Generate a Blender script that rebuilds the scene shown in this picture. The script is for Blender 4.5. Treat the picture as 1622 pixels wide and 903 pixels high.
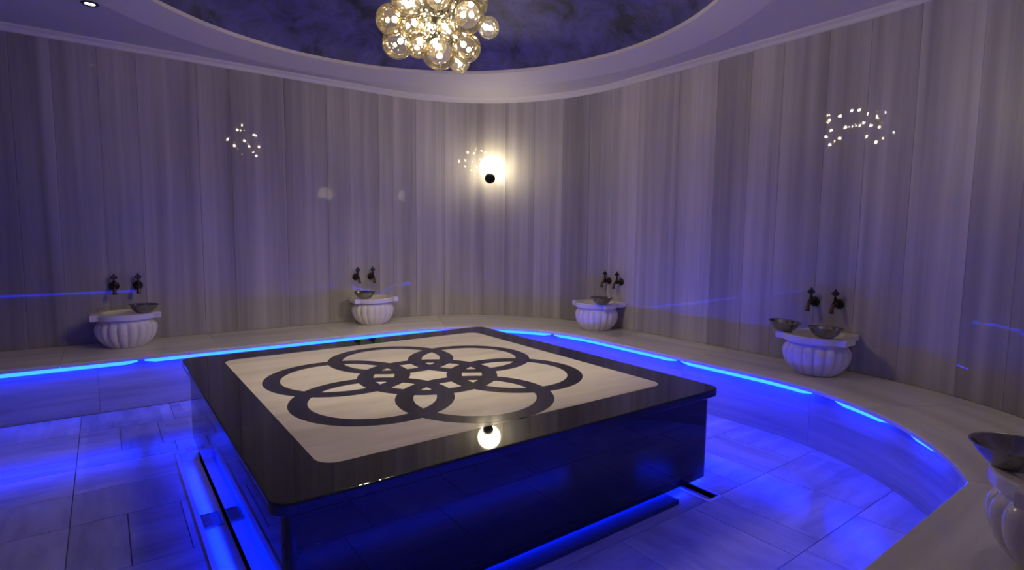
import bpy, bmesh, math, random
from mathutils import Vector, Matrix
random.seed(7)
PI = math.pi
for o in list(bpy.data.objects): bpy.data.objects.remove(o)
SC = bpy.context.scene
COL = SC.collection

# ------------------------------------------------------------------ camera, world, exposure
CAM = Vector((-1.671, -3.1445, 1.5))
TH, PITCH, ROLL, FPX = 0.639, 0.0923, 0.0112, 872.17
fw = Vector((math.sin(TH)*math.cos(PITCH), math.cos(TH)*math.cos(PITCH), -math.sin(PITCH)))
up0 = Vector((math.sin(TH)*math.sin(PITCH), math.cos(TH)*math.sin(PITCH), math.cos(PITCH)))
rt0 = Vector((math.cos(TH), -math.sin(TH), 0))
rt = rt0*math.cos(ROLL) + up0*math.sin(ROLL)
up = up0*math.cos(ROLL) - rt0*math.sin(ROLL)
cd = bpy.data.cameras.new('camera')
cd.sensor_width = 36.0; cd.sensor_fit = 'HORIZONTAL'; cd.lens = FPX/1622*36.0; cd.clip_start = 0.02
cam = bpy.data.objects.new('camera', cd); COL.objects.link(cam)
M4 = Matrix((rt, up, -fw)).transposed().to_4x4(); M4.translation = CAM
cam.matrix_world = M4
SC.camera = cam

w = bpy.data.worlds.new('world'); SC.world = w; w.use_nodes = True
w.node_tree.nodes['Background'].inputs[0].default_value = (0, 0, 0, 1)
w.node_tree.nodes['Background'].inputs[1].default_value = 0.0
SC.view_settings.view_transform = 'Standard'
SC.view_settings.look = 'None'
SC.view_settings.gamma = 1.0
SC.view_settings.use_curve_mapping = False
SC.view_settings.exposure = 0.0
try:
    SC.cycles.use_denoising = True
    SC.cycles.transparent_max_bounces = 24
    SC.cycles.max_bounces = 14
    SC.cycles.diffuse_bounces = 6
except Exception: pass

# light strengths (lamps of the room, plus the fill from two added downlights)
BULB_S = 355.0
BULB_C = (1.0, 0.87, 0.64)
SCONCE_S = 14.0
SCONCE_DIM_S = 9.0
LED_S = 60.0
LED_SOFT_S = 32.0
LED_SOFT_C = (0.0025, 0.0190, 1.0)
LED_C = (0.0012, 0.0115, 1.0)
UNDER_S = 280.0
SPOT_S = 14.0
FILL_SPOT_W = 140.0

# ------------------------------------------------------------------ materials
MATS = {}
def newmat(name):
    m = bpy.data.materials.new(name); m.use_nodes = True
    nt = m.node_tree; b = nt.nodes['Principled BSDF']; MATS[name] = m
    return m, nt, b
def nd(nt, typ, **kw):
    n = nt.nodes.new(typ)
    for k, v in kw.items(): setattr(n, k, v)
    return n
def plain(name, col, rough=0.5, metal=0.0, spec=0.5, coat=0.0):
    m, nt, b = newmat(name)
    b.inputs['Base Color'].default_value = (*col, 1); b.inputs['Roughness'].default_value = rough
    b.inputs['Metallic'].default_value = metal; b.inputs['Specular IOR Level'].default_value = spec
    b.inputs['Coat Weight'].default_value = coat
    return m, nt, b
def ramp(nt, stops):
    r = nd(nt, 'ShaderNodeValToRGB')
    e = r.color_ramp.elements
    while len(e) > 1: e.remove(e[-1])
    e[0].position, e[0].color = stops[0][0], (*stops[0][1], 1)
    for p, c in stops[1:]:
        x = e.new(p); x.color = (*c, 1)
    return r
def marble(name, dark, mid, light, su, sv, rough, use_obj_tone=True, fine=0.35, spec=0.5, bump=.02):
    """layered marble: streaks run along v of the UV map (u, v in metres)"""
    m, nt, b = newmat(name)
    uv = nd(nt, 'ShaderNodeUVMap')
    mp = nd(nt, 'ShaderNodeMapping'); mp.inputs['Scale'].default_value = (su, sv, 1)
    oi = nd(nt, 'ShaderNodeObjectInfo')
    rnd = nd(nt, 'ShaderNodeMath', operation='MULTIPLY'); rnd.inputs[1].default_value = 37.0
    cmb = nd(nt, 'ShaderNodeCombineXYZ')
    nt.links.new(oi.outputs['Random'], rnd.inputs[0])
    nt.links.new(rnd.outputs[0], cmb.inputs['X']); nt.links.new(rnd.outputs[0], cmb.inputs['Z'])
    nt.links.new(cmb.outputs[0], mp.inputs['Location'])
    nt.links.new(uv.outputs[0], mp.inputs['Vector'])
    n1 = nd(nt, 'ShaderNodeTexNoise'); n1.inputs['Scale'].default_value = 1.0; n1.inputs['Detail'].default_value = 5; n1.inputs['Roughness'].default_value = 0.62; n1.inputs['Distortion'].default_value = 0.15
    nt.links.new(mp.outputs[0], n1.inputs['Vector'])
    mp2 = nd(nt, 'ShaderNodeMapping'); mp2.inputs['Scale'].default_value = (su*4.2, sv*1.6, 1)
    nt.links.new(cmb.outputs[0], mp2.inputs['Location']); nt.links.new(uv.outputs[0], mp2.inputs['Vector'])
    n2 = nd(nt, 'ShaderNodeTexNoise'); n2.inputs['Scale'].default_value = 1.0; n2.inputs['Detail'].default_value = 4
    nt.links.new(mp2.outputs[0], n2.inputs['Vector'])
    mx = nd(nt, 'ShaderNodeMix'); mx.data_type = 'FLOAT'; mx.inputs[0].default_value = fine
    nt.links.new(n1.outputs['Fac'], mx.inputs[2]); nt.links.new(n2.outputs['Fac'], mx.inputs[3])
    r = ramp(nt, [(0.33, dark), (0.5, mid), (0.66, light)])
    nt.links.new(mx.outputs[0], r.inputs[0])
    out = r.outputs[0]
    if use_obj_tone:
        mul = nd(nt, 'ShaderNodeMix'); mul.data_type = 'RGBA'; mul.blend_type = 'MULTIPLY'; mul.inputs[0].default_value = 1.0
        nt.links.new(out, mul.inputs[6]); nt.links.new(oi.outputs['Color'], mul.inputs[7])
        out = mul.outputs[2]
    nt.links.new(out, b.inputs['Base Color'])
    b.inputs['Roughness'].default_value = rough; b.inputs['Specular IOR Level'].default_value = spec
    bp = nd(nt, 'ShaderNodeBump'); bp.inputs['Strength'].default_value = bump; bp.inputs['Distance'].default_value = 0.002
    nt.links.new(n2.outputs['Fac'], bp.inputs['Height']); nt.links.new(bp.outputs[0], b.inputs['Normal'])
    return m
marble('wall_marble', (.245, .23, .223), (.40, .378, .366), (.58, .553, .53), 2.6, .10, .02, fine=.32, spec=.11, bump=.003)
marble('bench_marble', (.54, .51, .475), (.68, .65, .605), (.78, .75, .70), 1.1, 5.0, .22)
marble('riser_marble', (.24, .235, .235), (.35, .34, .34), (.45, .44, .43), .35, 9.0, .22)
marble('floor_marble', (.28, .27, .27), (.42, .405, .405), (.53, .51, .505), .8, 6.0, .20)
marble('inlay_marble', (.64, .585, .49), (.77, .715, .61), (.84, .79, .68), .5, 6.0, .05, use_obj_tone=False)
plain('carved_marble', (.74, .70, .67), .16)
plain('matte_black', (.02, .02, .022), .55)
plain('grout', (.10, .095, .09), .8)
plain('wall_backing', (.12, .11, .11), .8)
plain('plaster', (.62, .59, .58), .6)
plain('bronze', (.045, .033, .024), .34, .9)
plain('bronze_spout', (.11, .065, .045), .4, .9)
plain('dark_metal', (.02, .02, .016), .4, .8)
plain('black_ring', (.01, .01, .012), .3, .5)
plain('steel', (.45, .45, .45), .22, 1.0)
plain('drain_stone', (.55, .53, .52), .3)
# black granite: tiny pale flecks
m, nt, b = plain('black_granite', (.012, .0115, .012), .025, 0, .5)
tc = nd(nt, 'ShaderNodeTexCoord'); vo = nd(nt, 'ShaderNodeTexVoronoi'); vo.inputs['Scale'].default_value = 90
nt.links.new(tc.outputs['Object'], vo.inputs['Vector'])
r = ramp(nt, [(0.0, (.05, .05, .052)), (.10, (.016, .0155, .016)), (.3, (.011, .0105, .011))])
nt.links.new(vo.outputs['Distance'], r.inputs[0]); nt.links.new(r.outputs[0], b.inputs['Base Color'])
plain('black_inlay', (.018, .016, .016), .10, 0, .4)
# pewter bowls with patina
m, nt, b = plain('pewter', (.30, .29, .27), .22, 1.0)
tc = nd(nt, 'ShaderNodeTexCoord'); no = nd(nt, 'ShaderNodeTexNoise'); no.inputs['Scale'].default_value = 26; no.inputs['Detail'].default_value = 5
nt.links.new(tc.outputs['Object'], no.inputs['Vector'])
r = ramp(nt, [(.35, (.23, .225, .215)), (.65, (.34, .33, .315))])
nt.links.new(no.outputs['Fac'], r.inputs[0]); nt.links.new(r.outputs[0], b.inputs['Base Color'])
# venetian stucco dome
m, nt, b = plain('dome_stucco', (.08, .08, .11), .5)
tc = nd(nt, 'ShaderNodeTexCoord'); no = nd(nt, 'ShaderNodeTexNoise'); no.inputs['Scale'].default_value = 3.2; no.inputs['Detail'].default_value = 7; no.inputs['Roughness'].default_value = .7; no.inputs['Distortion'].default_value = .6
nt.links.new(tc.outputs['Object'], no.inputs['Vector'])
r = ramp(nt, [(.36, (.014, .016, .03)), (.45, (.046, .045, .14)), (.56, (.066, .062, .23)), (.70, (.10, .095, .27))])
nt.links.new(no.outputs['Fac'], r.inputs[0]); nt.links.new(r.outputs[0], b.inputs['Base Color'])
bp = nd(nt, 'ShaderNodeBump'); bp.inputs['Strength'].default_value = .25; bp.inputs['Distance'].default_value = .02
nt.links.new(no.outputs['Fac'], bp.inputs['Height']); nt.links.new(bp.outputs[0], b.inputs['Normal'])
def emit(name, col, s):
    m, nt, b = newmat(name)
    b.inputs['Base Color'].default_value = (0.02, 0.02, 0.02, 1)
    b.inputs['Emission Color'].default_value = (*col, 1); b.inputs['Emission Strength'].default_value = s
    return m
emit('bulb', BULB_C, BULB_S)
emit('opal', (1.0, .88, .58), SCONCE_S)
emit('opal_dim', (1.0, .88, .58), SCONCE_DIM_S)
emit('led', LED_C, LED_S)
emit('led_soft', LED_SOFT_C, LED_SOFT_S)
emit('led_under', LED_C, UNDER_S)
emit('led_front', LED_C, 30.0)
emit('spot_lens', (1.0, .85, .62), SPOT_S)
def glass(name, tint, boost):
    m = bpy.data.materials.new(name); m.use_nodes = True; nt = m.node_tree; MATS[name] = m
    for n in list(nt.nodes): nt.nodes.remove(n)
    out = nd(nt, 'ShaderNodeOutputMaterial'); tr = nd(nt, 'ShaderNodeBsdfTransparent'); gl = nd(nt, 'ShaderNodeBsdfGlossy')
    gl.inputs['Roughness'].default_value = .04; gl.inputs['Color'].default_value = (1, .95, .85, 1)
    tr.inputs['Color'].default_value = (*tint, 1)
    fr = nd(nt, 'ShaderNodeFresnel'); fr.inputs['IOR'].default_value = 1.5
    mu = nd(nt, 'ShaderNodeMath', operation='MULTIPLY'); mu.inputs[1].default_value = boost; mu.use_clamp = True
    mx = nd(nt, 'ShaderNodeMixShader')
    nt.links.new(fr.outputs[0], mu.inputs[0]); nt.links.new(mu.outputs[0], mx.inputs[0])
    tl = nd(nt, 'ShaderNodeBsdfTranslucent'); tl.inputs['Color'].default_value = (1, .9, .72, 1)
    m2 = nd(nt, 'ShaderNodeMixShader'); m2.inputs[0].default_value = .013
    nt.links.new(tr.outputs[0], m2.inputs[1]); nt.links.new(tl.outputs[0], m2.inputs[2])
    nt.links.new(m2.outputs[0], mx.inputs[1]); nt.links.new(gl.outputs[0], mx.inputs[2]); nt.links.new(mx.outputs[0], out.inputs[0])
glass('clear_glass', (.97, .95, .91), 1.0)
glass('amber_glass', (.96, .88, .70), 1.1)

# ------------------------------------------------------------------ helpers
def link(name, me, mat=None, parent=None):
    o = bpy.data.objects.new(name, me); COL.objects.link(o)
    if mat and len(me.materials) == 0: me.materials.append(MATS[mat])
    if parent: o.parent = parent
    return o
def mesh(name, V, F, mat, parent=None, smooth=False, uv=None):
    me = bpy.data.meshes.new(name); me.from_pydata([tuple(v) for v in V], [], F)
    if uv:
        l = me.uv_layers.new(name='UVMap')
        for p in me.polygons:
            for li in p.loop_indices: l.data[li].uv = uv[me.loops[li].vertex_index]
    bm = bmesh.new(); bm.from_mesh(me); bmesh.ops.recalc_face_normals(bm, faces=bm.faces)
    bm.to_mesh(me); bm.free()
    if smooth: me.polygons.foreach_set('use_smooth', [True]*len(me.polygons))
    me.update()
    return link(name, me, mat, parent)
def bm_obj(name, bm, mat, parent=None, smooth=False):
    me = bpy.data.meshes.new(name); bmesh.ops.recalc_face_normals(bm, faces=bm.faces); bm.to_mesh(me); bm.free()
    if smooth: me.polygons.foreach_set('use_smooth', [True]*len(me.polygons))
    return link(name, me, mat, parent)
def empty(name, loc=(0, 0, 0), rz=0):
    o = bpy.data.objects.new(name, None); COL.objects.link(o); o.location = loc; o.rotation_euler = (0, 0, rz); o.empty_display_size = .1
    return o
def tag(o, label, cat, group=None, kind=None):
    o['label'] = label; o['category'] = cat
    if group: o['group'] = group
    if kind: o['kind'] = kind
    return o
def struct(o, label=None):
    o['kind'] = 'structure'
    if label: o['label'] = label
    return o
def rrect(x0, x1, y0, y1, r, seg=8):
    """rounded rectangle, counter-clockwise; r: one value or (x1y0, x1y1, x0y1, x0y0)"""
    rs = r if isinstance(r, (tuple, list)) else (r,)*4
    out = []
    for (cx, cy, sx, sy, a0), q in zip(((x1, y0, -1, 1, -PI/2), (x1, y1, -1, -1, 0), (x0, y1, 1, -1, PI/2), (x0, y0, 1, 1, PI)), rs):
        px, py = cx+sx*q, cy+sy*q
        for k in range(seg+1):
            a = a0+PI/2*k/seg; out.append((px+q*math.cos(a), py+q*math.sin(a)))
    return out
def prism(name, poly, z0, z1, mat, parent=None, bevel=0, seg=2, uvm=True, uvrot=False):
    bm = bmesh.new()
    vb = [bm.verts.new((x, y, z0)) for x, y in poly]; vt = [bm.verts.new((x, y, z1)) for x, y in poly]
    n = len(poly)
    bm.faces.new(vt); bm.faces.new(vb[::-1])
    for i in range(n): bm.faces.new((vb[i], vb[(i+1) % n], vt[(i+1) % n], vt[i]))
    bmesh.ops.recalc_face_normals(bm, faces=bm.faces)
    if bevel:
        ed = [e for e in bm.edges if len(e.link_faces) == 2 and e.calc_face_angle() > .7]
        bmesh.ops.bevel(bm, geom=ed, offset=bevel, segments=seg, profile=.5, affect='EDGES')
    if uvm:
        l = bm.loops.layers.uv.new('UVMap')
        for f in bm.faces:
            for lo in f.loops:
                x, y = lo.vert.co.x, lo.vert.co.y
                lo[l].uv = (y, x) if uvrot else (x, y)
    return bm_obj(name, bm, mat, parent)
def lathe(prof, seg=32, cap=False):
    V, F = [], []
    for r, z in prof:
        for k in range(seg):
            a = 2*PI*k/seg; V.append((r*math.cos(a), r*math.sin(a), z))
    for i in range(len(prof)-1):
        for k in range(seg):
            F.append((i*seg+k, i*seg+(k+1) % seg, (i+1)*seg+(k+1) % seg, (i+1)*seg+k))
    if cap: F.append(tuple(range(seg))[::-1]); F.append(tuple((len(prof)-1)*seg+k for k in range(seg)))
    return V, F
def tube(pts, rad, seg=10):
    """tube along points; rad a number or list"""
    V, F = [], []; P = [Vector(p) for p in pts]; n = len(P)
    rs = rad if isinstance(rad, (list, tuple)) else [rad]*n
    ref = Vector((0.13, 0.21, 1))
    for i, p in enumerate(P):
        t = (P[min(i+1, n-1)]-P[max(i-1, 0)]).normalized()
        if abs(t.dot(ref.normalized())) > .95: ref = Vector((1, .1, 0))
        u = t.cross(ref).normalized(); v = t.cross(u)
        for k in range(seg):
            a = 2*PI*k/seg; V.append(p+(u*math.cos(a)+v*math.sin(a))*rs[i])
    for i in range(n-1):
        for k in range(seg): F.append((i*seg+k, i*seg+(k+1) % seg, (i+1)*seg+(k+1) % seg, (i+1)*seg+k))
    F.append(tuple(range(seg))[::-1]); F.append(tuple((n-1)*seg+k for k in range(seg)))
    return V, F
def sphere(r, seg=24, rings=14, c=(0, 0, 0)):
    prof = [(max(r*math.sin(PI*i/rings), r*.004), -r*math.cos(PI*i/rings)) for i in range(rings+1)]
    V, F = lathe(prof, seg, True)
    return [(x+c[0], y+c[1], z+c[2]) for x, y, z in V], F
def copy_tree(o, parent=None):
    c = o.copy(); COL.objects.link(c); c.parent = parent
    for ch in list(o.children): copy_tree(ch, c)
    return c

# plan curves of the room: (x, y, length so far), sampled, running from the left end of the far wall clockwise to the near wall
class Path:
    def __init__(self, pts0):
        pts = [pts0[0]]
        for a, b in zip(pts0, pts0[1:]):
            L = math.dist(a, b); n = max(1, int(L/.08))
            if L < 1e-6: continue
            for k in range(1, n+1): pts.append((a[0]+(b[0]-a[0])*k/n, a[1]+(b[1]-a[1])*k/n))
        self.P = pts; self.S = [0.0]; n = len(pts)
        T = [Vector((b[0]-a[0], b[1]-a[1])).normalized() for a, b in zip(pts, pts[1:])]
        self.T = [T[0]]+[(u+v).normalized() for u, v in zip(T, T[1:])]+[T[-1]]
        for a, b in zip(pts, pts[1:]): self.S.append(self.S[-1]+math.dist(a, b))
        self.L = self.S[-1]
    def at(self, s):
        s = max(0, min(self.L, s)); lo = 0
        import bisect
        i = min(max(bisect.bisect_right(self.S, s)-1, 0), len(self.P)-2)
        t = (s-self.S[i])/(self.S[i+1]-self.S[i]); a, b = self.P[i], self.P[i+1]
        d = (self.T[i]*(1-t)+self.T[i+1]*t).normalized()
        return Vector((a[0]+(b[0]-a[0])*t, a[1]+(b[1]-a[1])*t)), d
    def near(self, x, y):
        best = (9e9, 0)
        for k in range(int(self.L/.01)+1):
            p, _ = self.at(k*.01); q = math.hypot(p.x-x, p.y-y)
            if q < best[0]: best = (q, k*.01)
        return best[1]
    def samples(self, s0, s1, step=.06):
        n = max(1, int(math.ceil((s1-s0)/step)))
        return [s0+(s1-s0)*i/n for i in range(n+1)]
def uturn(x0, x1, yf, yn, rf, rn, n=48):
    """far line y=yf from x0 to x1, round, down x=x1, round, back along y=yn"""
    pts = [(x0, yf)]
    for k in range(n+1):
        a = PI/2-PI/2*k/n; pts.append((x1-rf+rf*math.cos(a), yf-rf+rf*math.sin(a)))
    for k in range(n+1):
        a = -PI/2*k/n; pts.append((x1-rn+rn*math.cos(a), yn+rn+rn*math.sin(a)))
    pts.append((x0, yn))
    return pts
XL = -4.3
def off(d):     # wall face moved out by d
    return Path(uturn(XL, 3.02+d, 3.18+d, -3.25-d, 2.0+d, 2.0+d))
def boff(d):    # bench edge moved out by d (towards the wall); the right bend meets the near edge at an angle
    pts = [(XL, 2.32+d)]; R = 1.5+d; n = 40
    for k in range(n+1):
        a = PI/2-PI/2*k/n; pts.append((.81+R*math.cos(a), .82+R*math.sin(a)))
    R = 1.7+d; yn = -2.48-d; ae = math.asin((yn+.93)/R)
    for k in range(n+1):
        a = ae*k/n; pts.append((.61+R*math.cos(a), -.93+R*math.sin(a)))
    pts.append((XL, yn))
    return Path(pts)
WALL, EDGE = off(0), boff(0)
ZB, ZC = .45, 3.19
def S(s): return s - XL      # photo-measured wall parameter (0 where x = 0) -> path length

# ------------------------------------------------------------------ floor
TAB = (-1.2664, 1.2664, -1.3096, 1.3096)
DR_L = (-1.335, -1.205, -1.46, 1.06)
DR_R = (1.03, 1.14, -1.41, -.35)
def clip(poly, a, b, c):      # keep a*x+b*y<=c
    out = []
    for i in range(len(poly)):
        p, q = poly[i], poly[(i+1) % len(poly)]
        dp, dq = a*p[0]+b*p[1]-c, a*q[0]+b*q[1]-c
        if dp <= 0: out.append(p)
        if dp*dq < 0:
            t = dp/(dp-dq); out.append((p[0]+(q[0]-p[0])*t, p[1]+(q[1]-p[1])*t))
    return out
def area(poly):
    return .5*abs(sum(p[0]*q[1]-q[0]*p[1] for p, q in zip(poly, poly[1:]+poly[:1]))) if len(poly) > 2 else 0
def minus(polys, rc):
    x0, x1, y0, y1 = rc; out = []
    for p in polys:
        for q in (clip(p, 1, 0, x0), clip(p, -1, 0, -x1), clip(clip(clip(p, -1, 0, -x0), 1, 0, x1), 0, 1, y0), clip(clip(clip(p, -1, 0, -x0), 1, 0, x1), 0, -1, -y1)):
            if area(q) > 2e-4: out.append(q)
    return out
def boxes_mesh(polys, z0, z1):
    V, F = [], []
    for p in polys:
        b = len(V); n = len(p)
        V += [(x, y, z0) for x, y in p]+[(x, y, z1) for x, y in p]
        F.append(tuple(b+i for i in range(n))[::-1]); F.append(tuple(b+n+i for i in range(n)))
        for i in range(n): F.append((b+i, b+(i+1) % n, b+n+(i+1) % n, b+n+i))
    return V, F
base = [[(XL-.2, -3.6), (3.3, -3.6), (3.3, 3.5), (XL-.2, 3.5)]]
for rc in (DR_L, DR_R): base = minus(base, rc)
V, F = boxes_mesh(base, -.12, -.006)
floor = struct(mesh('floor', V, F, 'grout'), 'pale veined marble tile floor lit blue by hidden strips')
inner = boff(.082)
inner_poly = [(p[0], p[1]) for p in inner.P]          # convex
def clip_inner(poly):
    P = inner_poly
    for (ax, ay), (bx, by) in zip(P, P[1:]):
        dx, dy = bx-ax, by-ay
        if abs(dx)+abs(dy) < 1e-9: continue
        poly = clip(poly, -dy, dx, -dy*ax+dx*ay)       # keep right-hand side (path runs clockwise)
        if len(poly) < 3: return []
    return poly
rows = [-2.60, -1.97, -1.40, -.83, -.26, .31, .73, 1.14, 1.36, 1.90, 2.38]
forced = {-2.60: [-2.45, -1.87, -1.2, -.62, -.05, .45, .98, 1.54, 2.1], -1.97: [-2.45, -1.87, -1.33, -.78, -.26, .31, .89, 1.12, 1.66, 2.2], -1.40: [-2.5, -1.87, 1.38, 1.66, 2.03]}
rt_ = random.Random(3)
for ri in range(len(rows)-1):
    y0, y1 = rows[ri], rows[ri+1]
    xs = forced.get(y0)
    if not xs:
        xs = [-1.87]; x = -1.87
        while x < 2.4: x += rt_.choice((.24, .33, .55, .6)); xs.append(x)
        x = -1.87
        while x > -3.9: x -= rt_.choice((.5, .6)); xs.append(x)
    xs = sorted(set([XL]+list(xs)+[2.5]))
    for x0, x1 in zip(xs, xs[1:]):
        if x1-x0 < .05: continue
        g = .0022
        r4 = [(x0+g, y0+g), (x1-g, y0+g), (x1-g, y1-g), (x0+g, y1-g)]
        if x0 > -1.1 and x1 < 1.1 and y0 > -1.2 and y1 < 1.2: continue       # wholly under the platform, never seen
        ps = [clip_inner(r4)]
        ps = [p for p in ps if area(p) > 1e-3]
        for rc in (DR_L, DR_R):
            e = .012
            ps = minus(ps, (rc[0]-e, rc[1]+e, rc[2]-e, rc[3]+e)) if ps else ps
        for p in ps:
            if area(p) < 2e-3: continue
            rot = rt_.random() < .45
            o = prism('tile', p, -.006, rt_.uniform(-.0004, .0004), 'floor_marble', floor, uvrot=rot)
            t = rt_.uniform(.84, 1.08); o.color = (t, t, t*rt_.uniform(.97, 1.02), 1)
# hidden rows below the benches need none

# ------------------------------------------------------------------ walls: backing and upright marble panels
bk = off(.028); bo = off(.16)
def strip_solid(name, pa, pb, s0, s1, z0, z1, mat, parent=None, step=.08, gap=0.0, ratio=None, uvv='z', uoff=0):
    """solid between plan curves pa (inner) and pb (outer) from s0 to s1 of pa"""
    V, F, U = [], [], []
    ss = pa.samples(s0+gap, s1-gap, step)
    for s in ss:
        p, d = pa.at(s); q, _ = pb.at(s*pb.L/pa.L) if ratio is None else pb.at(ratio(s))
        for pt, z in ((p, z0), (p, z1), (q, z1), (q, z0)):
            V.append((pt.x, pt.y, z)); U.append((s+uoff, z))
    for i in range(len(ss)-1):
        a, b = i*4, i*4+4
        for k in range(4): F.append((a+k, a+(k+1) % 4, b+(k+1) % 4, b+k))
    F.append((0, 1, 2, 3)); n = len(V)-4; F.append((n+3, n+2, n+1, n))
    return mesh(name, V, F, mat, parent, uv=U)
def nrm(s_pa, pa, dist):       # point moved outward along the local normal
    p, d = pa.at(s_pa); return Vector((p.x-d.y*dist, p.y+d.x*dist))
def shell(name, pa, s0, s1, d0, d1, z0, z1, mat, parent=None, step=.07, gap=0.0, bevel=0.0):
    V, F, U = [], [], []
    ss = pa.samples(s0+gap, s1-gap, step)
    c = bevel
    prof = [(d1, z0), (d1, z1), (d0+c, z1), (d0, z1-c), (d0, z0+c), (d0+c, z0)] if c else [(d1, z0), (d1, z1), (d0, z1), (d0, z0)]
    m = len(prof)
    for s in ss:
        for d, z in prof:
            p = nrm(s, pa, d); V.append((p.x, p.y, z)); U.append((s, z))
    for i in range(len(ss)-1):
        a, b = i*m, i*m+m
        for k in range(m): F.append((a+k, a+(k+1) % m, b+(k+1) % m, b+k))
    F.append(tuple(range(m))); n = len(V)-m; F.append(tuple(n+k for k in range(m))[::-1])
    return mesh(name, V, F, mat, parent, uv=U)
sA = S(2.17)                              # middle of the far round corner
sB = S(1.02)+PI+2.48+PI/2                # middle of the right round corner
walls = {}
for nm, a, b, lab in (('wall_far', 0, sA, 'polished grey striped marble wall on the left of the picture'),
                      ('wall_right', sA, sB, 'polished grey striped marble wall curving round on the right'),
                      ('wall_near', sB, WALL.L, 'striped marble wall behind the viewer')):
    walls[nm] = struct(shell(nm, WALL, a, b, .026, .15, -.05, ZC+.06, 'wall_backing', step=.1), lab)
o = mesh('wall_left', *boxes_mesh([[(XL-.15, -3.45), (XL, -3.45), (XL, 3.33), (XL-.15, 3.33)]], -.05, ZC+.06), 'wall_backing'); struct(o, 'plain end wall of the bath hall')
pj = [S(v) for v in (-3.2, -2.62, -2.23, -1.96, -1.64, -1.35, -.86, -.57, -.04, .41, .67, 1.02, 1.2, 1.49, 1.85, 2.17, 2.62, 2.99, 3.37, 3.73, 4.03, 4.44, 4.94, 5.37, 5.70, 5.99, 6.35, 6.65, 6.98, 7.38, 7.69)]
tones = [.70, .70, .74, .84, .80, .96, .84, .92, .86, .98, .90, .94, 1.24, 1.06, 1.14, .92, .98, .74, .80, 1.28, 1.16, 1.10, .98, 1.02, .90, .98, 1.04, 1.12, .90, .96, 1.0]  # leftmost panels darkened: the light's fall-off there is put into the tone
s = pj[-1]
while s < WALL.L-.6: s += random.choice((.36, .42, .5)); pj.append(s); tones.append(random.uniform(.85, 1.1))
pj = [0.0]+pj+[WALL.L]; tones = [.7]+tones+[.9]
pj = sorted(set([q for q in pj if abs(q-sB) > .12 and abs(q-sA) > .02]+[sA, sB]))
full = []
for a, b in zip(pj, pj[1:]):
    if b-a < .06: continue
    full.append((a, b))
bounds0 = sorted([0.0]+[S(v) for v in (-3.2, -2.62)])
ti = 0
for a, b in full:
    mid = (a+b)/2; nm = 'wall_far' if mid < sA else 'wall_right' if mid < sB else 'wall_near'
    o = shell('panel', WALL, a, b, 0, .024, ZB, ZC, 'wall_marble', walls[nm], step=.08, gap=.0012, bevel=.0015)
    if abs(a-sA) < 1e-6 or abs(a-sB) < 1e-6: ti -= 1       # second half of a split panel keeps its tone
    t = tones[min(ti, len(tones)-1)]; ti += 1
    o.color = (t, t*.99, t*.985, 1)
for a in range(9):                        # end wall panels
    y0 = -3.23+a*.72; y1 = min(y0+.715, 3.17)
    o = mesh('panel', *boxes_mesh([[(XL, y0), (XL+.02, y0), (XL+.02, y1), (XL, y1)]], 0, ZC), 'wall_marble', bpy.data.objects['wall_left'], uv=[(yy, zz) for zz in (0, ZC) for yy in (y0, y0, y1, y1)])
    o.color = (.9, .9, .9, 1)

# ------------------------------------------------------------------ ceiling
CX, CY, R1, R2, ZR2 = .26, .53, 2.49, 2.165, 3.25
NS = 120
def wall_ray(a):
    d = Vector((math.cos(a), math.sin(a))); best = None
    P = off(.03).P if not hasattr(wall_ray, 'P') else wall_ray.P
    wall_ray.P = P
    Q = P+[P[0]]
    for (ax, ay), (bx, by) in zip(Q, Q[1:]):
        ex, ey = bx-ax, by-ay; den = d.x*ey-d.y*ex
        if abs(den) < 1e-9: continue
        t = ((ax-CX)*ey-(ay-CY)*ex)/den; u = ((ax-CX)*d.y-(ay-CY)*d.x)/den
        if t > 0 and -1e-6 <= u <= 1+1e-6 and (best is None or t < best): best = t
    return best
angs = sorted(set([2*PI*k/NS for k in range(NS)]+[math.atan2(y-CY, x-CX) % (2*PI) for x, y in ((XL, 3.21), (XL, -3.33))]))
V, F = [], []
n = len(angs)
for a in angs:
    c, s_ = math.cos(a), math.sin(a); rw = wall_ray(a)
    rin = min(R1, rw-.02)
    for rr_, z in ((rw, ZC+.12), (rw, ZC), (rin, ZC), (rin, ZC+.12)): V.append((CX+rr_*c, CY+rr_*s_, z))
for i in range(n):
    a, b = i*4, ((i+1) % n)*4
    for k in range(4): F.append((a+k, a+(k+1) % 4, b+(k+1) % 4, b+k))
ceil = struct(mesh('ceiling', V, F, 'plaster'), 'pale plaster ceiling with a round recess')
# sloping plaster band round the recess, then the stucco dome
prof = [(R1+.01, ZC-.001), (R1-.004, ZC-.001), (R2, ZR2), (R2, ZR2+.12), (R1+.01, ZR2+.12)]
V, F = lathe(prof, NS); F += [((len(prof)-1)*NS+k, (len(prof)-1)*NS+(k+1) % NS, (k+1) % NS, k) for k in range(NS)]
o = mesh('recess_band', [(x+CX, y+CY, z) for x, y, z in V], F, 'plaster', ceil)
prof = [(R2+.01, ZR2+.02), (R2-.02, ZR2+.06)]+[((R2-.02)*math.cos(t), ZR2+.06+.52*math.sin(t)) for t in [PI/2*k/12 for k in range(1, 12)]]+[(.01, ZR2+.58)]
V, F = lathe(prof, NS)
struct(mesh('ceiling_dome', [(x+CX, y+CY, z) for x, y, z in V], F, 'dome_stucco', None, True), 'dark mottled stucco dome over the platform')
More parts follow.
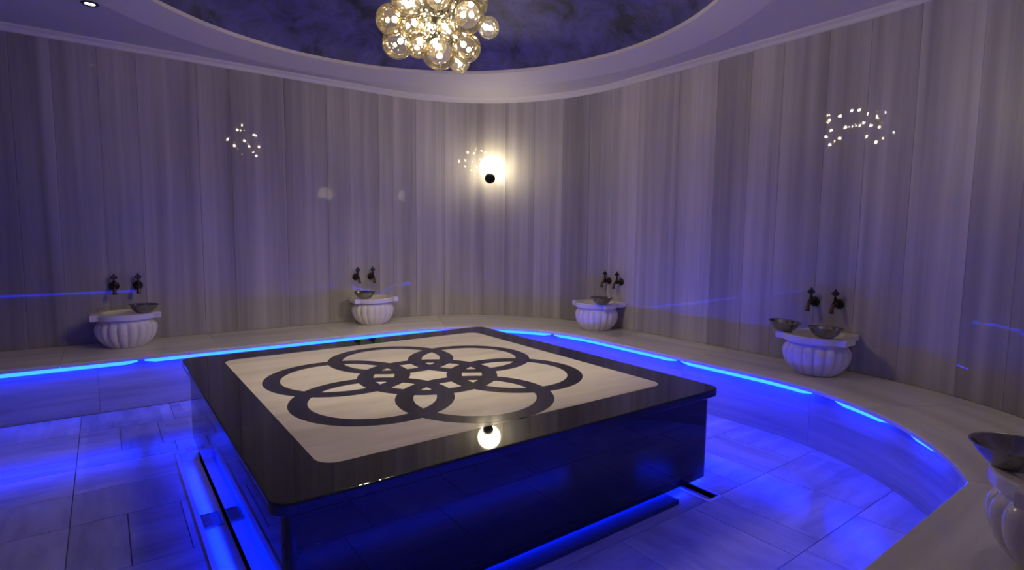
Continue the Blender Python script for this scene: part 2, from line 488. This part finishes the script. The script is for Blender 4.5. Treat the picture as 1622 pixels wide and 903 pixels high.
# thin cornice where wall meets ceiling
V, F = [], []
ss = WALL.samples(0, WALL.L, .08); prof = [(0.0, ZC-.062), (-.012, ZC-.058), (-.022, ZC-.03), (-.045, ZC-.012), (-.05, ZC), (0.02, ZC), (.02, ZC-.062)]; mm = len(prof)
for s in ss:
    for d, z in prof:
        p = nrm(s, WALL, d); V.append((p.x, p.y, z))
for i in range(len(ss)-1):
    for k in range(mm): F.append((i*mm+k, i*mm+(k+1) % mm, (i+1)*mm+(k+1) % mm, (i+1)*mm+k))
struct(mesh('trim_1', V, F, 'plaster'), 'thin pale plaster cornice along the top of the wall')

# ------------------------------------------------------------------ built-in bench
bench = empty('marble_bench', (0, 2.7, 0))
tag(bench, 'long built-in pale marble bench running round the foot of the striped walls', 'bench')
def bpart(o): o.parent = bench; o.matrix_parent_inverse = Matrix.Translation((0, -2.7, 0)); return o
def bench_depth(s):
    p, d = EDGE.at(s); nx, ny = -d.y, d.x
    P = wall_ray.P; best = None
    for (ax, ay), (bx, by) in zip(P, P[1:]):
        ex, ey = bx-ax, by-ay; den = nx*ey-ny*ex
        if abs(den) < 1e-9: continue
        t = ((ax-p.x)*ey-(ay-p.y)*ex)/den; u = ((ax-p.x)*ny-(ay-p.y)*nx)/den
        if t > 0 and -1e-6 <= u <= 1+1e-6 and (best is None or t < best): best = t
    return (best or .8)-.032
jt = EDGE.near(2.10, -1.78)
joints = [.03]
for s in (1.15, 2.32, 3.45, 4.55, 5.7, 6.7, 7.55, 8.6, jt, jt+1.05, jt+2.2, jt+3.4, jt+4.6): joints.append(s)
joints = [j for j in sorted(joints) if j < EDGE.L-.3]+[EDGE.L-.03]
for a, b in zip(joints, joints[1:]):
    V, F, U = [], [], []
    ss = EDGE.samples(a+.0015, b-.0015, .06)
    for s in ss:
        D = bench_depth(s)
        for d, z in ((0.004, ZB-.03), (0, ZB-.026), (0, ZB-.005), (.005, ZB), (D, ZB), (D, ZB-.03)):
            p = nrm(s, EDGE, d); V.append((p.x, p.y, z)); U.append((d*1.0, s*.25))
    m6 = 6
    for i in range(len(ss)-1):
        for k in range(m6): F.append((i*m6+k, i*m6+(k+1) % m6, (i+1)*m6+(k+1) % m6, (i+1)*m6+k))
    F.append(tuple(range(m6))); nn = len(V)-m6; F.append(tuple(nn+k for k in range(m6))[::-1])
    U = [(v, u) for u, v in U]
    o = bpart(mesh('slab', V, F, 'bench_marble', uv=U)); t = random.uniform(.92, 1.05); o.color = (t, t, t, 1)
rj = [.03, 1.3, 2.55, 3.8, 5.0, 6.2, 7.35, 8.5, 9.6, 10.8, 12.2, 13.6]
rj = [j for j in rj if j < EDGE.L-.4]+[EDGE.L-.03]
for a, b in zip(rj, rj[1:]):
    o = bpart(shell('riser_panel', EDGE, a, b, .085, .115, -.004, ZB-.031, 'riser_marble', step=.06, gap=.001, bevel=.001)); t = random.uniform(.93, 1.04); o.color = (t, t, t, 1)

# blue LED tubes tucked under the bench edge
N_ = EDGE.near
tubes = [(.3, N_(-1.48, 2.32), 'glowing blue light tube under the bench edge, leftmost in the picture'),
         (N_(-1.425, 2.32), N_(1.62, 2.10), 'long glowing blue light tube under the far left bench edge'),
         (N_(1.70, 2.03), N_(2.14, 1.37), 'short glowing blue light tube at the rounded far end of the bench'),
         (N_(2.16, 1.32), N_(2.31, -.16), 'long glowing blue light tube under the bench behind the right of the platform'),
         (N_(2.31, -.22), N_(2.31, -1.35), 'glowing blue light tube under the bench below the basin with two bowls'),
         (N_(2.27, -1.55), N_(2.08, -1.93), 'short glowing blue light tube on the right bend of the bench'),
         (N_(1.95, -2.06), N_(1.74, -2.25), 'shortest glowing blue light tube, rightmost before the bench turns back'),
         (N_(1.25, -2.48), N_(-3.6, -2.48), 'blue light tube under the nearest bench edge, hidden by the bench top')]
for k, (a, b, lab) in enumerate(tubes):
    V, F = [], []
    ss = EDGE.samples(a, b, .08)
    prof = [(.070, ZB-.031), (.044, ZB-.032), (.040, ZB-.038), (.040, ZB-.060), (.048, ZB-.067), (.070, ZB-.067)]
    for i, s in enumerate(ss):
        e = .6 if i in (0, len(ss)-1) else 1
        for d, z in prof:
            p = nrm(s, EDGE, .056+(d-.056)*e); V.append((p.x, p.y, ZB-.031+(z-ZB+.031)*e))
    mm = len(prof)
    for i in range(len(ss)-1):
        for j in range(mm): F.append((i*mm+j, i*mm+(j+1) % mm, (i+1)*mm+(j+1) % mm, (i+1)*mm+j))
    F.append(tuple(range(mm))); nn = len(V)-mm; F.append(tuple(nn+j for j in range(mm))[::-1])
    root = empty('led_tube', (V[0][0], V[0][1], ZB-.067))
    tag(root, lab, 'light tube', 'blue light tubes under the bench edge')
    o = mesh('diffuser', V, F, 'led_soft' if k < 2 else 'led', root); o.matrix_parent_inverse = Matrix.Translation(-root.location)
    o2 = shell('mounting_clip', EDGE, ss[0]+.03, ss[0]+.05, .071, .084, ZB-.06, ZB-.031, 'dark_metal', root); o2.matrix_parent_inverse = Matrix.Translation(-root.location)

# ------------------------------------------------------------------ bathing platform
plat = empty('bathing_platform', (0, 0, 0))
tag(plat, 'large square black granite bathing platform with seven interlaced dark rings inlaid in pale marble', 'platform')
ZT = .60
prism('top_slab', rrect(*TAB, .075, 8), ZT-.046, ZT, 'black_granite', plat, bevel=.007, seg=3)
prism('body', rrect(-1.222, 1.222, -1.268, 1.268, .05, 6), .05, ZT-.0465, 'black_granite', plat, bevel=.003)
prism('support', rrect(-1.02, 1.02, -1.10, 1.10, .05, 4), 0.0006, .0495, 'dark_metal', plat)
prism('base_rail', rrect(-1.10, .86, -1.335, -1.12, .008, 3), .0006, .028, 'matte_black', plat, bevel=.004)
pan = prism('inlay_panel', rrect(-1.035, 1.035, -1.064, 1.064, .085, 8), ZT-.004, ZT+.0006, 'inlay_marble', plat)
PCX, PCY, RD, RO, RB = -.045, -.075, .552, .438, .098
for k in range(7):
    a = PI/6+k*PI/3; cx, cy = (PCX+RD*math.cos(a), PCY+RD*math.sin(a)) if k < 6 else (PCX, PCY)
    z1 = ZT+.0012+k*.00012; V, F = [], []; ns = 96
    for i in range(ns):
        t = 2*PI*i/ns
        for r_, z in ((RO, ZT), (RO, z1), (RO-RB, z1), (RO-RB, ZT)): V.append((cx+r_*math.cos(t), cy+r_*math.sin(t), z))
    for i in range(ns):
        p, q = i*4, ((i+1) % ns)*4
        for j in range(4): F.append((p+j, p+(j+1) % 4, q+(j+1) % 4, q+j))
    mesh('inlay_ring', V, F, 'black_inlay', plat)
# light strips hidden under the overhanging body
for (x0, x1, y0, y1) in ((-1.178, -1.163, -1.15, .95), (1.195, 1.213, -1.20, 1.15), (-1.1, 1.08, -1.228, -1.212), (-1.1, 1.1, 1.20, 1.225)):
    prism('led_strip', [(x0, y0), (x1, y0), (x1, y1), (x0, y1)], .040, .0495, 'led_front' if y1 < -1 else 'led_under', plat, uvm=False)

# ------------------------------------------------------------------ floor drains
def drain(rc, lab, z=-.068):
    x0, x1, y0, y1 = rc; t = .010
    root = empty('floor_drain', ((x0+x1)/2, (y0+y1)/2, 0)); tag(root, lab, 'floor drain', 'slot drains beside the platform')
    inv = Matrix.Translation(-root.location)
    V, F = boxes_mesh([[(x0, y0), (x1, y0), (x1, y1), (x0, y1)]], z, z+.008)
    for b in ([(x0, y0), (x0+t, y0), (x0+t, y1), (x0, y1)], [(x1, y0), (x1+t, y0), (x1+t, y1), (x1, y1)], [(x0+t, y0), (x1, y0), (x1, y0+t), (x0+t, y0+t)], [(x0+t, y1-t), (x1, y1-t), (x1, y1), (x0+t, y1)]):
        v, f = boxes_mesh([b], z+.008, .002); k = len(V); V += v; F += [tuple(i+k for i in q) for q in f]
    o = mesh('trough', V, F, 'drain_stone', root); o.matrix_parent_inverse = inv
    e = .012
    V, F = [], []
    for b in ([(x0-e, y0-e), (x0, y0-e), (x0, y1+e), (x0-e, y1+e)], [(x0, y0-e), (x1, y0-e), (x1, y0), (x0, y0)], [(x0, y1), (x1, y1), (x1, y1+e), (x0, y1+e)]):
        v, f = boxes_mesh([b], -.006, .003); k = len(V); V += v; F += [tuple(i+k for i in q) for q in f]
    o = mesh('rim', V, F, 'drain_stone', root); o.matrix_parent_inverse = inv
    return root
d1 = drain(DR_L, 'long narrow slot drain in the floor along the left side of the platform')
drain(DR_R, 'slot drain whose dark end shows past the right corner of the platform', -.045)
st = empty('drain_strainer', (-1.268, .09, -.0595)); tag(st, 'small square perforated steel strainer lying in the long slot drain', 'strainer')
V, F = [], []
for k in range(7):
    x = -.042+k*.014
    for rc in ([(x-.002, -.075), (x+.002, -.075), (x+.002, .075), (x-.002, .075)],):
        v, f = boxes_mesh([rc], .002, .007); q = len(V); V += v; F += [tuple(i+q for i in g) for g in f]
mesh('lengthwise_bars', V, F, 'steel', st)
V, F = [], []
for k in range(12):
    y = -.072+k*.0131
    v, f = boxes_mesh([[(-.045, y-.002), (.045, y-.002), (.045, y+.002), (-.045, y+.002)]], .006, .010); q = len(V); V += v; F += [tuple(i+q for i in g) for g in f]
mesh('cross_bars', V, F, 'steel', st)
V, F = boxes_mesh([[(-.048, -.08), (-.044, -.08), (-.044, .08), (-.048, .08)], [(.044, -.08), (.048, -.08), (.048, .08), (.044, .08)], [(-.044, -.08), (.044, -.08), (.044, -.076), (-.044, -.076)], [(-.044, .076), (.044, .076), (.044, .08), (-.044, .08)]], .0005, .012)
mesh('frame', V, F, 'steel', st)

# ------------------------------------------------------------------ basins
def make_basin():
    root = empty('wash_basin')
    H, ZL = .305, .252
    # rim: ears at the back against the wall, round front, round hole
    RF, EX, EY0, EY1, RH = .240, .262, -.03, .125, .184
    def rect(t, ex, y0, y1):
        c, s = math.cos(t), math.sin(t); q = [ex/abs(c)] if abs(c) > 1e-6 else []
        if s > 1e-6: q.append(y1/s)
        if s < -1e-6: q.append(y0/s)
        return min(q)
    def rho(t): return max(RF, rect(t, EX, EY0, EY1), rect(t, 0.200, -.255, .05))
    ts = set(2*PI*k/120 for k in range(120))
    for x, y in ((EX, EY1), (-EX, EY1), (EX, EY0), (-EX, EY0), (0.200, -.255), (-0.200, -.255)):
        q = math.atan2(y, x) % (2*PI); ts.add(q)
    ts = sorted(ts); n = len(ts); V, F = [], []
    prof = [(0, -.006, ZL), (0, 0, ZL+.006), (0, 0, H-.006), (0, -.006, H), (1, .006, H), (1, 0, H-.007), (1, -.004, ZL)]
    for t in ts:
        for k, d, z in prof:
            r = (rho(t) if k == 0 else RH)+d; V.append((r*math.cos(t), r*math.sin(t), z))
    m_ = len(prof)
    for i in range(n):
        a, b = i*m_, ((i+1) % n)*m_
        for k in range(m_): F.append((a+k, a+(k+1) % m_, b+(k+1) % m_, b+k))
    mesh('rim', V, F, 'carved_marble', root)
    # gadrooned body
    pr = [(.205, .2525), (.202, .246), (.204, .238), (.208, .230), (.213, .222), (.219, .214), (.225, .206), (.231, .196), (.237, .18), (.238, .15), (.232, .115), (.219, .08), (.200, .05), (.177, .025), (.160, .010), (.150, .0)]
    V, F = [], []; seg = 216
    for r, z in pr:
        for k in range(seg):
            a = 2*PI*k/seg; lob = abs(math.cos(9*a))**.6
            zt = .196+.036*lob; t = max(0, min(1, (zt-z)/.014+.5)); w_ = t*min(1, z/.02+.4)
            neck = r*.90 if z > .18 else r*.88
            q = (neck+(r-neck)*(.15+.85*lob))*w_+(min(r, .207))*(1-w_); V.append((q*math.cos(a), q*math.sin(a), z))
    for i in range(len(pr)-1):
        for k in range(seg): F.append((i*seg+k, i*seg+(k+1) % seg, (i+1)*seg+(k+1) % seg, (i+1)*seg+k))
    F.append(tuple((len(pr)-1)*seg+k for k in range(seg)))
    mesh('body', V, F, 'carved_marble', root, True)
    V, F = lathe([(.181, .298), (.178, .25), (.168, .19), (.145, .13), (.10, .092), (.045, .08), (.02, .078)], 48); F.append(tuple(6*48+k for k in range(48)))
    mesh('inner_bowl', V, F, 'carved_marble', root, True)
    V, F = lathe([(.019, .079), (.019, .083), (.012, .084), (.011, .08)], 20, True)
    mesh('plug_hole', V, F, 'dark_metal', root)
    return root
basins = [((-1.53, 2.915), PI, 'fluted white marble wash basin with one bowl on its right rim, far left', 0),
          ((.82, 2.915), PI, 'fluted white marble wash basin left of the wall lamp, bowl on its left rim', 0),
          ((2.74, 1.20), PI/2, 'fluted white marble wash basin right of the wall lamp, bowl on its front rim', 0),
          ((2.75, -1.17), PI/2, 'fluted white marble wash basin carrying two metal bowls', 0),
          ((.74, -2.90), 0, 'fluted white marble wash basin cut off by the right edge of the picture', 0)]
proto = None
for (x, y), rz, lab, _ in basins:
    if proto is None: o = proto = make_basin()
    else: o = copy_tree(proto)
    o.location = (x, y, ZB+.0005); o.rotation_euler = (0, 0, rz)
    tag(o, lab, 'basin', 'fluted marble wash basins on the bench')

# ------------------------------------------------------------------ metal bowls
def make_bowl():
    root = empty('metal_bowl')
    prof = [(.001, .004), (.040, .004), (.050, .001), (.055, .0), (.060, .003), (.076, .016), (.094, .038), (.107, .060), (.113, .069), (.1185, .0725), (.1195, .0745), (.1185, .076), (.1135, .0745), (.109, .068), (.102, .058), (.090, .039), (.073, .020), (.055, .009), (.03, .008), (.001, .008)]
    V, F = lathe(prof, 48); mesh('shell', V, F, 'pewter', root, True)
    V, F = lathe([(.020, .008), (.020, .012), (.014, .016), (.004, .0175), (.001, .0177)], 24); mesh('boss', V, F, 'pewter', root, True)
    return root
bp0 = None
ZR = ZB+.0005+.305+.001
for x, y, tx, ty, lab in ((-1.40, 2.775, .02, -.03, 'pewter bowl resting on the right rim of the far left basin'),
                          (.675, 2.795, .0, .02, 'pewter bowl resting on the left rim of the basin left of the wall lamp'),
                          (2.60, .99, 0, 0, 'pewter bowl on the front rim of the basin right of the wall lamp'),
                          (2.66, -.955, .04, .05, 'left of two pewter bowls on one basin, perched on its ear'),
                          (2.62, -1.285, .02, -.02, 'right of two pewter bowls on one basin, on its front rim'),
                          (.69, -2.73, .0, -.02, 'large dark looking pewter bowl nearest the viewer at the right edge')):
    if bp0 is None: o = bp0 = make_bowl()
    else: o = copy_tree(bp0)
    o.location = (x, y, ZR+.003); o.rotation_euler = (tx, ty, random.random()*6)
    tag(o, lab, 'bowl', 'pewter bowls on the basins')

# ------------------------------------------------------------------ taps
def make_tap():
    """origin on the wall, +y points into the room"""
    root = empty('wall_tap')
    def lat_y(prof, seg=20):
        V, F = lathe(prof, seg, True); return [(x, z, -y) for x, y, z in V], F
    V, F = lat_y([(.040, 0), (.041, .006), (.036, .012), (.030, .015), (.026, .022), (.020, .026)], 16); mesh('wall_plate', V, F, 'bronze', root)
    V, F = lat_y([(.016, .02), (.018, .032), (.015, .038), (.015, .055), (.021, .062), (.023, .072), (.021, .085), (.015, .092), (.014, .10)], 20); mesh('body', V, F, 'bronze', root, True)
    pts = [(0, .088, -.002), (0, .104, -.006), (0, .116, -.018), (0, .122, -.036), (0, .125, -.056), (0, .127, -.070)]
    V, F = tube(pts, [.013, .0135, .0135, .014, .016, .019], 14); mesh('spout', V, F, 'bronze_spout', root, True)
    V, F = lathe([(.013, .012), (.015, .022), (.011, .028), (.0095, .044), (.013, .050), (.009, .056), (.007, .062)], 16, True)
    mesh('stem', [(x, y+.074, z) for x, y, z in V], F, 'bronze', root, True)
    # openwork diamond handle: frame with a smaller bead inside and a tip
    hd = []
    P = [(0, .062), (.017, .071), (.031, .085), (.018, .098), (0, .112), (-.018, .098), (-.031, .085), (-.017, .071)]
    V, F = [], []
    for sy in (-.0055, .0055):
        for sc in (1, .48):
            for x, z in P: V.append((x*sc, .074+sy, .087+(z-.087)*sc))
    n = 8
    for k in range(n):
        j = (k+1) % n
        F += [(k, j, n+j, n+k), (2*n+k, 3*n+k, 3*n+j, 2*n+j), (k, 2*n+k, 2*n+j, j), (n+k, n+j, 3*n+j, 3*n+k)]
    h = mesh('handle', V, F, 'bronze', root)
    V, F = sphere(.0085, 12, 8, (0, .074, .086)); mesh('bead', V, F, 'bronze', h, True)
    V, F = sphere(.007, 10, 6, (0, .074, .115)); mesh('finial', V, F, 'bronze', h, True)
    return root
tp = None
for (x, y), rz, nm in (((-1.51, 3.18), PI, 'far left basin'), ((.81, 3.18), PI, 'basin left of the wall lamp'), ((3.02, 1.19), PI/2, 'basin right of the wall lamp'), ((3.02, -1.11), PI/2, 'basin carrying two bowls')):
    for sd in (-1, 1):
        if tp is None: o = tp = make_tap()
        else: o = copy_tree(tp)
        dx, dy = math.cos(rz), math.sin(rz)
        q = .092*sd
        o.location = (x+dx*q, y+dy*q, .975); o.rotation_euler = (0, 0, rz)
        side = 'left' if sd == 1 else 'right'
        tag(o, f'{side} dark bronze tap of the pair above the {nm}', 'tap', 'bronze taps on the marble wall')

# ------------------------------------------------------------------ wall lamps
def make_sconce(opal):
    """origin on the wall, +y into the room, z at the globe centre"""
    root = empty('globe_wall_lamp')
    V, F = sphere(.148, 40, 24, (0, .175, 0)); mesh('globe', V, F, opal, root, True)
    V, F = lathe([(.055, 0), (.057, .006), (.052, .014), (.03, .018)], 28, True); mesh('wall_plate', [(x, z, -y-.03) for x, y, z in V], F, 'dark_metal', root)
    V, F = tube([(0, .012, -.06), (0, .03, -.11), (0, .08, -.155), (0, .16, -.17), (0, .24, -.15)], .011, 12); mesh('arm', V, F, 'dark_metal', root, True)
    V, F = lathe([(.004, -.068), (.03, -.062), (.052, -.044), (.065, -.016), (.067, .004), (.063, .024), (.050, .046), (.03, .058)], 32, True); mesh('cup', [(x+.004, y+.262, z-.132) for x, y, z in V], F, 'dark_metal', root, True)
    return root
sp = None
for x, y, nx, ny, z, lab in ((2.335, 2.682, -.655, -.755, 2.31, 'glowing opal globe wall lamp with dark metal cup on the far wall'),
                          (2.36, -2.73, -.655, .755, 2.31, 'second opal globe wall lamp, just beyond the right edge, mirrored in the left wall')):
    o = make_sconce('opal' if sp is None else 'opal_dim'); sp = o
    o.location = (x, y, z); o.rotation_euler = (0, 0, math.atan2(-nx, ny))
    tag(o, lab, 'wall lamp', 'opal globe wall lamps')

# ------------------------------------------------------------------ downlights
def make_spot():
    root = empty('ceiling_downlight')
    V, F = lathe([(.056, .0), (.056, -.006), (.050, -.010), (.036, -.008), (.034, .0)], 32); mesh('bezel', V, F, 'black_ring', root, True)
    V, F = lathe([(.034, -.003), (.001, -.004)], 24); mesh('lens', V, F, 'spot_lens', root, True)
    return root
o = make_spot(); o.location = (-1.665, 2.22, ZC-.0005); tag(o, 'small round black-rimmed ceiling downlight at the top left', 'downlight', 'ceiling downlights')
# two added downlights, unseen above the frame, tilted to brighten the platform
for (x, y), aim, lab in (((-1.86, -.95), (.45, .85, .6), 'added ceiling downlight over the near left of the room, unseen above the picture, brightening the platform'), ((1.14, -1.90), (.45, .85, .6), 'added ceiling downlight over the near right of the room, unseen above the picture, brightening the platform')):
    o = make_spot(); o.location = (x, y, ZC-.0005); tag(o, lab, 'downlight', 'ceiling downlights')
    ld = bpy.data.lights.new('fill_beam', 'SPOT'); ld.energy = FILL_SPOT_W; ld.color = (1.0, .86, .62); ld.spot_size = math.radians(64); ld.spot_blend = .9; ld.shadow_soft_size = .03
    lo = bpy.data.objects.new('fill_beam', ld); COL.objects.link(lo); lo.parent = o; lo.location = (0, 0, -.03)
    d = Vector(aim)-Vector((x, y, ZC-.03)); lo.rotation_euler = d.to_track_quat('-Z', 'Y').to_euler()

# ------------------------------------------------------------------ chandelier
CH = Vector((.12, .13, 2.80))
ch = empty('bubble_chandelier', tuple(CH)); tag(ch, 'chandelier of clustered clear and amber glass bubbles with bright bulbs', 'chandelier')
ppm = 238.0; c0 = (696, 46)
rv = Vector((math.cos(TH), -math.sin(TH), 0)); fv = Vector((math.sin(TH), math.cos(TH), 0))
# right, up (m), depth, radius, amber?
G = [(747, 30, -.10, 25, 0), (778, 38, .02, 15, 0), (704, 80, -.06, 25, 0), (743, 66, .04, 21, 1), (669, 65, .02, 18, 1), (634, 58, .08, 22, 0), (630, 33, -.04, 21, 1), (661, 15, -.14, 23, 0),
     (730, 82, .14, 15, 0), (660, 38, -.02, 21, 1), (683, 32, .10, 20, 0), (707, 14, -.20, 24, 0), (714, 42, .0, 17, 1), (690, 52, .16, 18, 0), (720, 2, .16, 22, 1), (645, -4, .10, 20, 0), (755, -2, .06, 20, 0), (690, -16, .0, 23, 1), (730, -22, -.1, 19, 0), (664, -24, .12, 18, 0)]
hub = Vector((0, 0, .10))
V, F = lathe([(.012, .16), (.035, .15), (.045, .10), (.035, .05), (.012, .04)], 20, True); mesh('hub', V, F, 'dark_metal', ch, True)
ztop = ZR2+.575-CH.z
V, F = tube([(0, 0, .15), (0, 0, ztop-.03)], .008, 10); mesh('rod', V, F, 'dark_metal', ch, True)
V, F = lathe([(.07, ztop-.035), (.07, ztop-.01), (.06, ztop)], 28, True); mesh('ceiling_plate', V, F, 'dark_metal', ch)
sph = {}
bulb_me = None
for px, py, dep, rp, amb in G:
    pos = rv*((px-c0[0])/ppm)+fv*dep+Vector((0, 0, -(py-c0[1])/ppm)); r = rp*1.1/ppm
    V, F = sphere(1.0, 32, 20)
    me = sph.get(amb)
    if me is None:
        g = mesh('globe', V, F, 'amber_glass' if amb else 'clear_glass', ch, True); sph[amb] = g.data
    else: g = link('globe', me, None, ch)
    g.location = pos; g.scale = (r, r, r)
    # lamp inside the bubble, on a thin arm to the hub
    d = (pos-hub); L_ = d.length; u = d.normalized() if L_ > 1e-3 else Vector((0, 0, -1))
    bpz = pos-u*(r*.25)
    V, F = tube([hub, hub+(bpz-hub)*.5+Vector((0, 0, .01)), bpz-u*.012], .0035, 8); mesh('arm', V, F, 'dark_metal', ch, True)
    if bulb_me is None:
        V, F = sphere(.017, 10, 6); bb = mesh('bulb', V, F, 'bulb', ch, True); bulb_me = bb.data
    else: bb = link('bulb', bulb_me, None, ch)
    bb.location = bpz
